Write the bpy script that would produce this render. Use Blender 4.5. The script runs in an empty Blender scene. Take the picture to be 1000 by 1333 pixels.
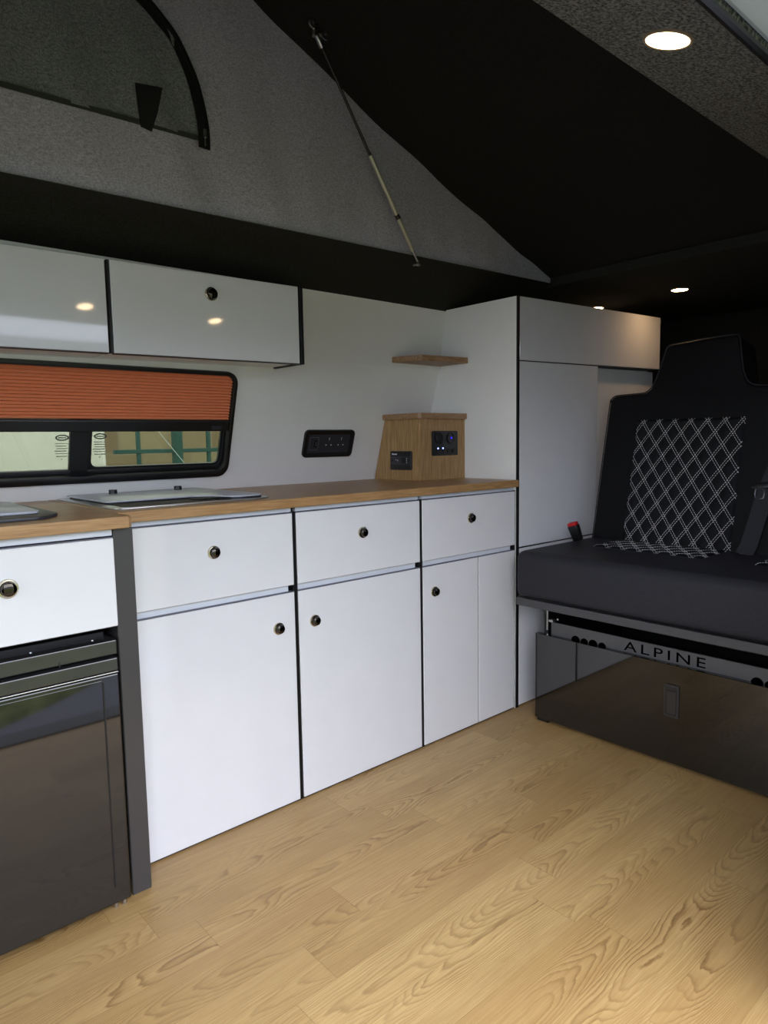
import bpy, bmesh, math, random
from mathutils import Vector, Matrix
random.seed(7)
C = bpy.context.scene.collection
R = math.radians

# ------------------------------------------------------------------ materials
def lin(c):
    out = []
    for v in c[:3]:
        v /= 255.0
        out.append(v / 12.92 if v <= .04045 else ((v + .055) / 1.055) ** 2.4)
    return (*out, 1)

class NT:
    def __init__(s, name):
        s.m = bpy.data.materials.new(name); s.m.use_nodes = True
        s.t = s.m.node_tree; s.b = s.t.nodes['Principled BSDF']
        s.tc = None
    def n(s, k, **kw):
        x = s.t.nodes.new(k)
        for a, v in kw.items(): setattr(x, a, v)
        return x
    def put(s, sock, v):
        if isinstance(v, bpy.types.NodeSocket): s.t.links.new(v, sock)
        else: sock.default_value = v
    def coord(s):
        if not s.tc: s.tc = s.n('ShaderNodeTexCoord')
        return s.tc.outputs['Object']
    def math(s, op, a, b=0.0, c=0.0):
        x = s.n('ShaderNodeMath', operation=op)
        s.put(x.inputs[0], a); s.put(x.inputs[1], b)
        if len(x.inputs) > 2: s.put(x.inputs[2], c)
        return x.outputs[0]
    def mapping(s, vec, scale=(1, 1, 1), loc=(0, 0, 0), rot=(0, 0, 0)):
        x = s.n('ShaderNodeMapping'); s.put(x.inputs['Vector'], vec)
        x.inputs['Scale'].default_value = scale; x.inputs['Location'].default_value = loc
        x.inputs['Rotation'].default_value = rot
        return x.outputs[0]
    def noise(s, vec, scale, detail=2, rough=.5, dist=0):
        x = s.n('ShaderNodeTexNoise'); s.put(x.inputs['Vector'], vec)
        x.inputs['Scale'].default_value = scale; x.inputs['Detail'].default_value = detail
        x.inputs['Roughness'].default_value = rough; x.inputs['Distortion'].default_value = dist
        return x.outputs['Fac']
    def ramp(s, fac, stops):
        x = s.n('ShaderNodeValToRGB'); s.put(x.inputs[0], fac)
        e = x.color_ramp.elements
        while len(e) < len(stops): e.new(.5)
        for i, (p, c) in enumerate(stops):
            e[i].position = p; e[i].color = c
        return x.outputs[0]
    def mix(s, fac, a, b, mode='MIX'):
        x = s.n('ShaderNodeMix', data_type='RGBA', blend_type=mode)
        s.put(x.inputs[0], fac); s.put(x.inputs[6], a); s.put(x.inputs[7], b)
        return x.outputs[2]
    def bump(s, h, strength=.3, dist=.001):
        x = s.n('ShaderNodeBump'); x.inputs['Strength'].default_value = strength
        x.inputs['Distance'].default_value = dist; s.put(x.inputs['Height'], h)
        s.t.links.new(x.outputs[0], s.b.inputs['Normal'])

def simple(name, rgb, rough=.5, metal=0, coat=0, spec=.5, emit=None, es=0):
    s = NT(name); c = lin(rgb)
    # a faint procedural variation so that no surface is perfectly flat
    f = s.noise(s.coord(), 14, 3)
    d = tuple(v * .94 for v in c[:3]) + (1,)
    s.put(s.b.inputs['Base Color'], s.mix(f, d, c))
    s.b.inputs['Roughness'].default_value = rough; s.b.inputs['Metallic'].default_value = metal
    s.b.inputs['Coat Weight'].default_value = coat; s.b.inputs['Coat Roughness'].default_value = .03
    s.b.inputs['Specular IOR Level'].default_value = spec
    if emit:
        s.b.inputs['Emission Color'].default_value = lin(emit); s.b.inputs['Emission Strength'].default_value = es
    return s.m

def felt(name, a, b, scale=500, rough=.95, bump=.5, big=0.0):
    s = NT(name); v = s.coord()
    f = s.noise(v, scale, 3, .7)
    col = s.ramp(f, [(.36, lin(a)), (.66, lin(b))])
    if big:
        g = s.noise(v, 9, 3)
        col = s.mix(s.math('MULTIPLY', g, big), col, lin(a))
    s.put(s.b.inputs['Base Color'], col)
    s.b.inputs['Roughness'].default_value = rough
    s.b.inputs['Specular IOR Level'].default_value = .15
    s.bump(f, bump, .0015)
    return s.m

def plank_floor():
    s = NT('oak_plank_vinyl'); v = s.coord()
    sep = s.n('ShaderNodeSeparateXYZ'); s.put(sep.inputs[0], v)
    X, Y = sep.outputs[0], sep.outputs[1]
    W, L = .096, .56
    yy = s.math('ADD', s.math('DIVIDE', Y, W), 40.27)
    row = s.math('FLOOR', yy); fy = s.math('SUBTRACT', s.math('FRACT', yy), .5)
    def rnd(a, b, k):
        cmb = s.n('ShaderNodeCombineXYZ'); s.put(cmb.inputs[0], a); s.put(cmb.inputs[1], b); cmb.inputs[2].default_value = k
        w = s.n('ShaderNodeTexWhiteNoise', noise_dimensions='3D'); s.put(w.inputs['Vector'], cmb.outputs[0])
        return w.outputs['Value']
    r0 = rnd(row, 0.5, 1.3)
    xx = s.math('ADD', s.math('DIVIDE', X, L), s.math('ADD', s.math('MULTIPLY', r0, 7.31), 20))
    col = s.math('FLOOR', xx); fx = s.math('SUBTRACT', s.math('FRACT', xx), .5)
    ra, rb, rc, rd = (rnd(row, col, k) for k in (2.1, 3.7, 5.9, 8.3))
    # per-plank coordinates
    cmb = s.n('ShaderNodeCombineXYZ')
    s.put(cmb.inputs[0], s.math('ADD', X, s.math('MULTIPLY', ra, 50)))
    s.put(cmb.inputs[1], s.math('ADD', Y, s.math('MULTIPLY', rb, 30)))
    s.put(cmb.inputs[2], s.math('MULTIPLY', rc, 10))
    pv = cmb.outputs[0]
    n1 = s.noise(s.mapping(pv, (2.6, 9, 1)), 1.0, 2, .5)
    n2 = s.noise(s.mapping(pv, (14, 60, 1)), 1.0, 3, .6)
    # cathedral figure: parabola across the plank moving along it
    cy = s.math('SUBTRACT', fy, s.math('MULTIPLY', s.math('SUBTRACT', rd, .5), .9))
    par = s.math('MULTIPLY', s.math('MULTIPLY', cy, cy), 5.0)
    fx2 = s.math('MULTIPLY', fx, s.math('SUBTRACT', s.math('MULTIPLY', s.math('ROUND', ra), 2), 1))
    f = s.math('ADD', s.math('ADD', par, s.math('MULTIPLY', fx2, 1.5)),
               s.math('ADD', s.math('MULTIPLY', n1, 2.6), s.math('MULTIPLY', n2, .22)))
    ring = s.math('FRACT', s.math('MULTIPLY', f, 5.4))
    ring = s.ramp(ring, [(0, (0, 0, 0, 1)), (.55, (.25, .25, .25, 1)), (.86, (1, 1, 1, 1)), (1, (0, 0, 0, 1))])
    # straight pore lines
    fine = s.noise(s.mapping(pv, (9, 420, 1)), 1.0, 4, .65)
    fine = s.ramp(fine, [(.38, (0, 0, 0, 1)), (.68, (1, 1, 1, 1))])
    med = s.noise(s.mapping(pv, (3, 90, 1)), 1.0, 2, .5)
    amp = s.math('MULTIPLY', s.math('ADD', s.math('MULTIPLY', rc, .75), .3), s.ramp(s.noise(s.mapping(pv, (5, 14, 1)), 1, 2), [(.35, (.35, .35, .35, 1)), (.62, (1, 1, 1, 1))]))
    light, dark, mid = lin((202, 171, 115)), lin((106, 75, 38)), lin((172, 138, 86))
    base = s.mix(s.math('MULTIPLY', rb, .75), light, mid)
    c = s.mix(s.math('MULTIPLY', s.math('MULTIPLY', ring, amp), 1.0), base, dark)
    c = s.mix(s.math('MULTIPLY', fine, .62), c, lin((148, 110, 64)))
    c = s.mix(s.math('MULTIPLY', med, .3), c, mid)
    # hairline seams
    ey = s.math('GREATER_THAN', s.math('ABSOLUTE', fy), .494)
    ex = s.math('GREATER_THAN', s.math('ABSOLUTE', fx), .4985)
    seam = s.math('MAXIMUM', ey, ex)
    c = s.mix(s.math('MULTIPLY', seam, .35), c, lin((120, 85, 48)))
    s.put(s.b.inputs['Base Color'], c)
    s.b.inputs['Roughness'].default_value = .42
    s.bump(s.math('ADD', fine, ring), .12, .0006)
    return s.m

def wood(name, light, dark, axis=0, rough=.4, figure=.5):
    s = NT(name); v = s.coord()
    sc = [60, 60, 60]; sc[axis] = 4
    sm = [14, 14, 14]; sm[axis] = 1.6
    a = s.noise(s.mapping(v, tuple(sc)), 3, 4, .65)
    b = s.noise(s.mapping(v, tuple(sm)), 1.5, 2, .5, .6)
    ring = s.math('FRACT', s.math('MULTIPLY', b, 11))
    ring = s.ramp(ring, [(0, (0, 0, 0, 1)), (.8, (1, 1, 1, 1)), (1, (0, 0, 0, 1))])
    c = s.mix(s.ramp(a, [(.35, (0, 0, 0, 1)), (.68, (1, 1, 1, 1))]), lin(light), lin(dark))
    c = s.mix(s.math('MULTIPLY', ring, figure), c, lin(dark))
    s.put(s.b.inputs['Base Color'], c); s.b.inputs['Roughness'].default_value = rough
    s.bump(a, .08, .0005)
    return s.m

def glass(name, tint, alpha):
    s = NT(name)
    out = s.t.nodes['Material Output']
    tr = s.n('ShaderNodeBsdfTransparent'); tr.inputs[0].default_value = tint
    gl = s.n('ShaderNodeBsdfGlossy'); gl.inputs['Roughness'].default_value = .02
    fr = s.n('ShaderNodeFresnel'); fr.inputs[0].default_value = 1.45
    mx = s.n('ShaderNodeMixShader')
    s.put(mx.inputs[0], fr.outputs[0])
    s.t.links.new(tr.outputs[0], mx.inputs[1]); s.t.links.new(gl.outputs[0], mx.inputs[2])
    s.t.links.new(mx.outputs[0], out.inputs['Surface'])
    return s.m

def canvas_mat(name, a, b):
    s = NT(name); v = s.coord()
    w = s.noise(s.mapping(v, (700, 700, 260)), 1.0, 3, .7)
    w2 = s.noise(s.mapping(v, (140, 140, 420)), 1.0, 2, .6)
    col = s.ramp(s.math('ADD', s.math('MULTIPLY', w, .6), s.math('MULTIPLY', w2, .4)), [(.38, lin(a)), (.62, lin(b))])
    s.put(s.b.inputs['Base Color'], col); s.b.inputs['Roughness'].default_value = .8
    s.b.inputs['Specular IOR Level'].default_value = .3
    s.b.inputs['Sheen Weight'].default_value = .2
    s.bump(w, .35, .001)
    return s.m

M = {}
M['floor'] = plank_floor()
M['white'] = simple('gloss_white_laminate', (228, 229, 231), .05, coat=.3)
M['wallwhite'] = simple('satin_white_lining', (234, 233, 229), .28)
M['edge'] = simple('black_edging', (14, 15, 18), .45)
M['greyedge'] = simple('grey_edging', (88, 88, 98), .4)
M['rail'] = simple('pale_rail', (214, 219, 226), .3)
M['post'] = simple('anthracite_panel', (62, 60, 60), .35)
M['dark'] = simple('inner_black', (8, 8, 9), .6)
M['gloss'] = simple('gloss_black', (11, 11, 10), .05, coat=.9)
M['fridge'] = simple('fridge_black', (14, 14, 14), .05, coat=.6)
M['fridge_frame'] = simple('fridge_frame_black', (48, 47, 48), .12, coat=.5)
M['steel'] = simple('brushed_steel', (190, 192, 194), .28, 1)
M['chrome'] = simple('chrome', (225, 220, 208), .07, 1)
M['brass'] = simple('nickel_ring', (200, 190, 165), .18, 1)
M['black_mirror'] = simple('dark_chrome', (70, 66, 60), .05, 1)
M['wt'] = wood('oak_worktop', (184, 148, 102), (146, 108, 66), 0, .38, .35)
M['wtedge'] = wood('oak_edge_band', (186, 142, 86), (140, 98, 52), 0, .45, .3)
M['oak'] = wood('oak_upright', (184, 150, 104), (142, 106, 62), 2, .45, .6)
M['oakx'] = wood('oak_shelf', (172, 136, 98), (128, 92, 62), 0, .45, .4)
M['headliner'] = felt('black_headliner', (28, 28, 25), (52, 52, 47), 420)
M['headliner_grey'] = felt('charcoal_headliner', (44, 45, 42), (118, 119, 112), 230, bump=.8)
M['roof'] = felt('black_roof_lining', (27, 26, 24), (44, 42, 39), 420)
M['canvas'] = canvas_mat('grey_canvas', (140, 137, 150), (201, 198, 212))
M['mesh'] = canvas_mat('dark_flyscreen', (80, 83, 86), (144, 148, 150))
M['webbing'] = simple('black_webbing', (13, 13, 15), .7)
M['zip'] = simple('black_zip', (10, 10, 11), .6)
M['leather'] = felt('black_leatherette', (12, 12, 14), (20, 20, 22), 700, .55, .25)
M['leather2'] = felt('charcoal_leatherette', (38, 38, 42), (52, 52, 57), 700, .55, .25)
M['quilt'] = felt('quilted_fabric', (12, 13, 15), (21, 22, 26), 800, .6, .3)
M['thread'] = simple('grey_thread', (232, 232, 232), .6)
M['board'] = simple('grey_seat_board', (66, 65, 67), .5)
M['panel'] = simple('charcoal_plate', (74, 73, 74), .5)
M['blind'] = simple('orange_blind', (226, 140, 96), .8)
M['plastic'] = simple('black_plastic', (18, 18, 20), .35)
M['plastic2'] = simple('dark_grey_plastic', (44, 46, 52), .4)
M['seal'] = simple('black_rubber', (12, 12, 13), .4)
M['hole'] = simple('cut_out_black', (2, 2, 2), 1, spec=0)
M['glass'] = glass('tinted_window_glass', (.50, .52, .43, 1), .2)
M['clear'] = glass('clear_cab_glass', (.86, .89, .87, 1), .1)
M['alu'] = simple('strut_aluminium', (196, 194, 176), .35, .35)
M['latch'] = simple('latch_black', (44, 42, 40), .3)
M['privacy'] = glass('added_window_glass', (.42, .42, .44, 1), .1)
M['hem'] = simple('dark_hem', (52, 55, 53), .8)
M['lid'] = simple('grey_glass_lid', (176, 179, 186), .3)
M['red'] = simple('red_button', (190, 22, 30), .4)
M['white_ink'] = simple('white_print', (210, 210, 215), .5)
M['dark_ink'] = simple('dark_print', (70, 75, 62), .6)
M['lamp'] = simple('lamp_lens', (255, 240, 215), .4, emit=(255, 220, 172), es=19)
M['lamp_warm'] = simple('warm_lamp_lens', (255, 236, 205), .4, emit=(255, 206, 150), es=52)
M['led'] = simple('blue_white_led', (160, 170, 255), .3, emit=(110, 125, 255), es=9)
M['ledblue'] = simple('blue_led', (30, 30, 230), .3, emit=(28, 24, 230), es=1.6)
M['bezel'] = simple('lamp_bezel', (120, 105, 85), .4)
M['asphalt'] = felt('asphalt', (98, 98, 104), (124, 123, 130), 60, .85, .4)
M['grass'] = felt('grass', (72, 80, 46), (120, 123, 78), 9, .95, .6)
M['vanpaint'] = simple('white_van_paint', (228, 228, 222), .2, coat=.4)
M['tyre'] = simple('tyre_rubber', (26, 26, 26), .8)
M['teal'] = simple('teal_steel', (28, 78, 72), .5)
M['leaf'] = felt('hedge_leaves', (30, 48, 22), (78, 98, 46), 5, .95, .6)
M['added_shed'] = simple('added_shed_cladding', (150, 156, 162), .7)
M['shell'] = simple('van_shell_paint', (190, 202, 204), .3)

def brick_mat():
    s = NT('tan_brickwork')
    b = s.n('ShaderNodeTexBrick'); s.put(b.inputs['Vector'], s.mapping(s.coord(), (1, 1, 1), rot=(R(90), 0, 0)))
    b.inputs['Scale'].default_value = 1; b.inputs['Brick Width'].default_value = .42; b.inputs['Row Height'].default_value = .2
    b.inputs['Mortar Size'].default_value = .008
    b.inputs['Color1'].default_value = lin((150, 138, 108)); b.inputs['Color2'].default_value = lin((128, 110, 86))
    b.inputs['Mortar'].default_value = lin((140, 130, 110))
    s.put(s.b.inputs['Base Color'], b.outputs[0]); s.b.inputs['Roughness'].default_value = .9
    return s.m
M['brick'] = brick_mat()

# ------------------------------------------------------------------ mesh helpers
def bm_new(): return bmesh.new()

def bev(bm, geom_edges, w, seg=2):
    if w > 0: bmesh.ops.bevel(bm, geom=geom_edges, offset=w, segments=seg, profile=.5, affect='EDGES')

def box(bm, a, b, w=0.0, seg=2):
    """axis aligned box between corners a and b, bevelled by w"""
    t = bmesh.new()
    bmesh.ops.create_cube(t, size=1)
    c = [(a[i] + b[i]) / 2 for i in range(3)]; d = [abs(b[i] - a[i]) for i in range(3)]
    for v in t.verts: v.co = Vector([c[i] + v.co[i] * d[i] for i in range(3)])
    bev(t, t.edges[:], min(w, min(d) * .45), seg)
    merge(bm, t)

def merge(bm, t):
    me = bpy.data.meshes.new('tmp'); t.to_mesh(me); t.free()
    bm.from_mesh(me); bpy.data.meshes.remove(me)

def hull(bm, pts, w=0.0, seg=2):
    """eight-corner block: four bottom points then the four points above them"""
    t = bmesh.new(); v = [t.verts.new(p) for p in pts]
    for f in ((3, 2, 1, 0), (4, 5, 6, 7), (0, 1, 5, 4), (1, 2, 6, 5), (2, 3, 7, 6), (3, 0, 4, 7)):
        t.faces.new([v[i] for i in f])
    bmesh.ops.recalc_face_normals(t, faces=t.faces)
    bev(t, t.edges[:], w, seg)
    merge(bm, t)

def prism(bm, pts, off, w=0.0, seg=2):
    """closed outline extruded by the vector off"""
    t = bmesh.new(); off = Vector(off)
    a = [t.verts.new(p) for p in pts]; b = [t.verts.new(Vector(p) + off) for p in pts]
    n = len(pts)
    fa = t.faces.new(a); fb = t.faces.new(b[::-1])
    for i in range(n): t.faces.new((a[i], b[i], b[(i + 1) % n], a[(i + 1) % n]))
    bmesh.ops.recalc_face_normals(t, faces=t.faces)
    if w: bev(t, [e for e in t.edges if (e.verts[0] in a) == (e.verts[1] in a)] if False else list(fa.edges) + list(fb.edges), w, seg)
    merge(bm, t)

def ring(bm, outer, inner, off, w=0):
    """frame between two outlines with the same number of points, extruded"""
    t = bmesh.new(); off = Vector(off); n = len(outer)
    A = [t.verts.new(p) for p in outer]; B = [t.verts.new(p) for p in inner]
    A2 = [t.verts.new(Vector(p) + off) for p in outer]; B2 = [t.verts.new(Vector(p) + off) for p in inner]
    for i in range(n):
        j = (i + 1) % n
        t.faces.new((A[i], A[j], B[j], B[i])); t.faces.new((A2[j], A2[i], B2[i], B2[j]))
        t.faces.new((A[j], A[i], A2[i], A2[j])); t.faces.new((B[i], B[j], B2[j], B2[i]))
    bmesh.ops.recalc_face_normals(t, faces=t.faces)
    if w: bev(t, [e for e in t.edges if len(e.link_faces) == 2 and e.calc_face_angle(0) > .8], w, 2)
    merge(bm, t)

def cyl(bm, p, q, r, r2=None, n=24, w=0):
    p, q = Vector(p), Vector(q); d = q - p
    t = bmesh.new()
    bmesh.ops.create_cone(t, cap_ends=True, segments=n, radius1=r, radius2=r if r2 is None else r2, depth=d.length)
    m = Matrix.Translation((p + q) / 2) @ d.to_track_quat('Z', 'Y').to_matrix().to_4x4()
    t.transform(m)
    if w: bev(t, [e for e in t.edges if e.calc_face_angle(0) > .9], w, 2)
    merge(bm, t)

def lathe(bm, origin, axis, prof, n=32):
    """prof: list of (radius, height along axis)"""
    t = bmesh.new(); rows = []
    for r, h in prof:
        if r < 1e-6: rows.append([t.verts.new((0, 0, h))])
        else: rows.append([t.verts.new((r * math.cos(2 * math.pi * i / n), r * math.sin(2 * math.pi * i / n), h)) for i in range(n)])
    for a, b in zip(rows, rows[1:]):
        for i in range(n):
            j = (i + 1) % n
            vs = [a[i % len(a)], a[j % len(a)], b[j % len(b)], b[i % len(b)]]
            u = []
            for v in vs:
                if v not in u: u.append(v)
            if len(u) > 2: t.faces.new(u)
    bmesh.ops.recalc_face_normals(t, faces=t.faces)
    m = Matrix.Translation(Vector(origin)) @ Vector(axis).to_track_quat('Z', 'Y').to_matrix().to_4x4()
    t.transform(m); merge(bm, t)

def tube(bm, pts, r, n=8, closed=False):
    pts = [Vector(p) for p in pts]; t = bmesh.new(); rings = []
    N = len(pts); up = Vector((.13, .27, .95))
    for i, p in enumerate(pts):
        a = pts[(i - 1) % N] if (closed or i) else p
        b = pts[(i + 1) % N] if (closed or i < N - 1) else p
        d = (b - a).normalized(); s = d.cross(up).normalized(); u = s.cross(d)
        rr = r[i] if isinstance(r, (list, tuple)) else r
        rings.append([t.verts.new(p + (s * math.cos(2 * math.pi * k / n) + u * math.sin(2 * math.pi * k / n)) * rr) for k in range(n)])
    for i in range(N if closed else N - 1):
        a, b = rings[i], rings[(i + 1) % N]
        for k in range(n): t.faces.new((a[k], a[(k + 1) % n], b[(k + 1) % n], b[k]))
    if not closed:
        t.faces.new(rings[0][::-1]); t.faces.new(rings[-1])
    bmesh.ops.recalc_face_normals(t, faces=t.faces)
    merge(bm, t)

def obj(name, bm, mat, parent=None, smooth=False, **props):
    me = bpy.data.meshes.new(name)
    o = bpy.data.objects.new(name, me); C.objects.link(o)
    org = Vector((0, 0, 0))
    if parent is not None:
        o.parent = parent; p = parent
        while p is not None: org = org + p.location; p = p.parent
    for v in bm.verts: v.co -= org
    bmesh.ops.recalc_face_normals(bm, faces=bm.faces) if props.pop('recalc', False) else None
    bm.to_mesh(me); bm.free()
    for m in (mat if isinstance(mat, (list, tuple)) else [mat]): me.materials.append(m)
    if smooth:
        for f in me.polygons: f.use_smooth = True
        try: me.set_sharp_from_angle(angle=R(38))
        except Exception: pass
    for k, v in props.items(): o[k] = v
    return o

def thing(name, label, cat, loc=(0, 0, 0), group=None):
    o = bpy.data.objects.new(name, None); C.objects.link(o)
    o.location = loc; o.empty_display_size = .05
    o['label'] = label; o['category'] = cat
    if group: o['group'] = group
    return o
def struct(name, bm, mat, parent=None, smooth=False):
    return obj(name, bm, mat, parent, smooth, kind='structure')

# rounded rectangle outline in 2d
def rrect(x0, x1, z0, z1, r, n=6):
    p = []
    for cx, cz, a in ((x1 - r, z1 - r, 0), (x0 + r, z1 - r, 90), (x0 + r, z0 + r, 180), (x1 - r, z0 + r, 270)):
        for k in range(n + 1):
            t = R(a + 90 * k / n); p.append((cx + r * math.cos(t), cz + r * math.sin(t)))
    return p

# ------------------------------------------------------------------ side wall profile (van side leans in towards the roof)
PROF = [(-.52, .50), (0, .50), (.50, .49), (.745, .4425), (1.113, .3288), (1.31, .298)]
def WY(z):
    for (z0, y0), (z1, y1) in zip(PROF, PROF[1:]):
        if z <= z1: return y0 + (y1 - y0) * (z - z0) / (z1 - z0)
    return PROF[-1][1]
NW = Vector((0, -1, -.309)).normalized()          # interior normal of the straight stretch of wall
def W(x, z, off=0.0):
    return Vector((x, WY(z), z)) + NW * off

XL, XR = -2.75, 1.45
WX0, WX1, WZ0, WZ1 = -1.70, -.78, .788, 1.066       # window opening

# ------------------------------------------------------------------ SETTING
bm = bm_new(); box(bm, (-2.75, -1.035, -.03), (1.45, .52, 0))
struct('floor', bm, M['floor'])

# wall with the window hole
bm = bm_new()
def wallstrip(x0, x1, zs):
    for a, b in zip(zs, zs[1:]):
        q = [Vector((x0, WY(a), a)), Vector((x1, WY(a), a)), Vector((x1, WY(b), b)), Vector((x0, WY(b), b))]
        t = [p + Vector((0, .03, 0)) for p in q]
        hull(bm, q + t)
wallstrip(XL, WX0 + .01, [0, .5, .745, 1.113, 1.31])
wallstrip(WX1 - .01, XR, [0, .5, .745, 1.113, 1.31])
wallstrip(WX0 + .01, WX1 - .01, [0, .5, .745, WZ0 + .01])
wallstrip(WX0 + .01, WX1 - .01, [WZ1 - .01, 1.113, 1.31])
struct('wall_left', bm, M['wallwhite'])

# headliner beside the pop-top opening, far side: slopes from the wall top up to the canvas foot
CY = .12
def canvas_foot(x): return 1.410 + (x + .0) * .0180
bm = bm_new()
xs = [XL, -2.2, -1.7, -1.2, -.7, -.2, .1, .372]
prof_far = lambda x: [(.335, 1.300), (.30, 1.306), (.25, 1.338), (.19, 1.372), (.135, canvas_foot(x) - .010), (CY - .008, canvas_foot(x) - .004)]
def sweep(bm, xs, prof, th=(0, .02, .03)):
    t = bmesh.new(); rows = []
    for x in xs:
        rows.append([t.verts.new((x, y, z)) for y, z in prof(x)])
    for a, b in zip(rows, rows[1:]):
        for k in range(len(a) - 1): t.faces.new((a[k], a[k + 1], b[k + 1], b[k]))
    geo = bmesh.ops.extrude_face_region(t, geom=t.faces[:])
    for v in geo['geom']:
        if isinstance(v, bmesh.types.BMVert): v.co += Vector(th)
    bmesh.ops.recalc_face_normals(t, faces=t.faces)
    merge(bm, t)
sweep(bm, xs, prof_far, (0, .03, .002))
struct('ceiling', bm, M['headliner'], smooth=True)
# near side headliner above the sliding door
bm = bm_new()
prof_near = lambda x: [(-.803, 1.425), (-.806, 1.402), (-.82, 1.3985), (-.90, 1.3785), (-.950, 1.366), (-.972, 1.358), (-.986, 1.342)]
sweep(bm, [XL, -2.2, -1.7, -1.2, -.9, -.7, -.4, 0, .372], prof_near, (0, -.012, .03))
struct('ceiling', bm, M['headliner_grey'], smooth=True)
# fixed ceiling towards the rear
bm = bm_new()
prof_rear = lambda x: [(.335, 1.300), (.30, 1.306), (.27, 1.36), (.22, 1.396), (.10, 1.402), (-.4, 1.403), (-.8, 1.40), (-.955, 1.385), (-1.03, 1.34), (-1.06, 1.30)]
sweep(bm, [.345, .36, .6, 1.0, XR], prof_rear)
struct('ceiling', bm, M['headliner'], smooth=True)
# raised roof panel, hinged at the rear, curving up towards the front
roofcurve = [(.40, 1.405), (.372, 1.419), (.12, 1.508), (-.119, 1.594), (-.429, 1.714), (-.68, 1.823), (-.829, 1.894), (-1.1, 2.00), (-1.4, 2.07), (-1.80, 2.10)]
def roofz(x):
    for (x0, z0), (x1, z1) in zip(roofcurve, roofcurve[1:]):
        if x1 <= x <= x0: return z0 + (z1 - z0) * (x0 - x) / (x0 - x1)
    return roofcurve[-1][1]
bm = bm_new()
t = bmesh.new(); rows = []
for x, z in roofcurve:
    rows.append([t.verts.new((x, y, z + .012 * (1 - ((y + .34) / .5) ** 2))) for y in (.135, .11, .0, -.34, -.7, -.81, -.835)])
for a, b in zip(rows, rows[1:]):
    for k in range(len(a) - 1): t.faces.new((a[k], b[k], b[k + 1], a[k + 1]))
geo = bmesh.ops.extrude_face_region(t, geom=t.faces[:])
for v in geo['geom']:
    if isinstance(v, bmesh.types.BMVert): v.co += Vector((.01, 0, .04))
bmesh.ops.recalc_face_normals(t, faces=t.faces); merge(bm, t)
struct('ceiling', bm, M['roof'], smooth=True)
# rear end (tailgate lining), front bulkhead and door-side wall
bm = bm_new(); box(bm, (1.42, -1.08, 0), (1.46, .5, 1.42)); struct('wall_back', bm, M['roof'])
bm = bm_new()
box(bm, (-2.79, -1.08, 0), (-2.75, .5, .55)); box(bm, (-2.79, -1.08, 1.28), (-2.75, .5, 1.42))
box(bm, (-2.79, -1.08, .55), (-2.75, -.98, 1.28)); box(bm, (-2.79, .30, .55), (-2.75, .5, 1.28)); struct('wall_front', bm, M['headliner'])
bm = bm_new(); box(bm, (-2.775, -.985, .545), (-2.77, .305, 1.285)); struct('window_2', bm, M['clear'])
bm = bm_new()
box(bm, (-.68, -1.10, 0), (1.45, -1.06, .60)); box(bm, (-.68, -1.10, 1.24), (1.45, -1.06, 1.40))
box(bm, (-.68, -1.10, .60), (-.30, -1.06, 1.24)); box(bm, (1.05, -1.10, .59), (1.45, -1.06, 1.25))
box(bm, (-2.75, -1.10, 0), (-2.00, -1.06, .58), .006); box(bm, (-2.75, -1.10, 1.24), (-2.00, -1.06, 1.40), .006)
box(bm, (-2.75, -1.10, .57), (-2.68, -1.06, 1.25)); box(bm, (-2.12, -1.10, .57), (-2.00, -1.06, 1.25))
struct('wall_right', bm, M['headliner'])
bm = bm_new(); box(bm, (-2.69, -1.082, .57), (-2.11, -1.078, 1.25)); struct('window_3', bm, M['clear'])
bm = bm_new(); box(bm, (-.31, -1.082, .59), (1.06, -1.078, 1.25)); struct('added_window', bm, M['privacy'])  # unseen window, added to brighten the tall cupboard doors
# door head with rubber seal
bm = bm_new(); tube(bm, [(x, -.988, 1.342) for x in (-2.0, -1.7, -.9, -.66)], .006, 8)
struct('trim_1', bm, M['seal'])
bm = bm_new(); box(bm, (-2.75, -1.10, 1.350), (.05, -.992, 1.455), .008)
struct('trim_2', bm, M['shell'])
bm = bm_new(); box(bm, (-2.75, -1.125, -.04), (1.45, -1.035, .005), .003)
struct('trim_3', bm, M['seal'])

# ground outside
bm = bm_new(); box(bm, (-14, -9.0, -.6), (14, 14, -.52)); struct('ground', bm, M['asphalt'])
bm = bm_new()
t = bmesh.new(); bmesh.ops.create_grid(t, x_segments=160, y_segments=24, size=1)
for v in t.verts:
    v.co.x *= 16; k = (v.co.y + 1) / 2
    e = -2.50 - .12 * math.sin(v.co.x * 2.2) - (.62 * min(3.0, max(0, v.co.x + 1.25)))
    v.co.y = e + (-20 - e) * k ** 1.7
    v.co.z = -.505 + .015 * math.sin(v.co.x * 3.1) * math.sin(v.co.y * 2.3) + (-.03 if k < .001 else 0.0)
merge(bm, t); struct('ground', bm, M['grass'], smooth=True)

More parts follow.
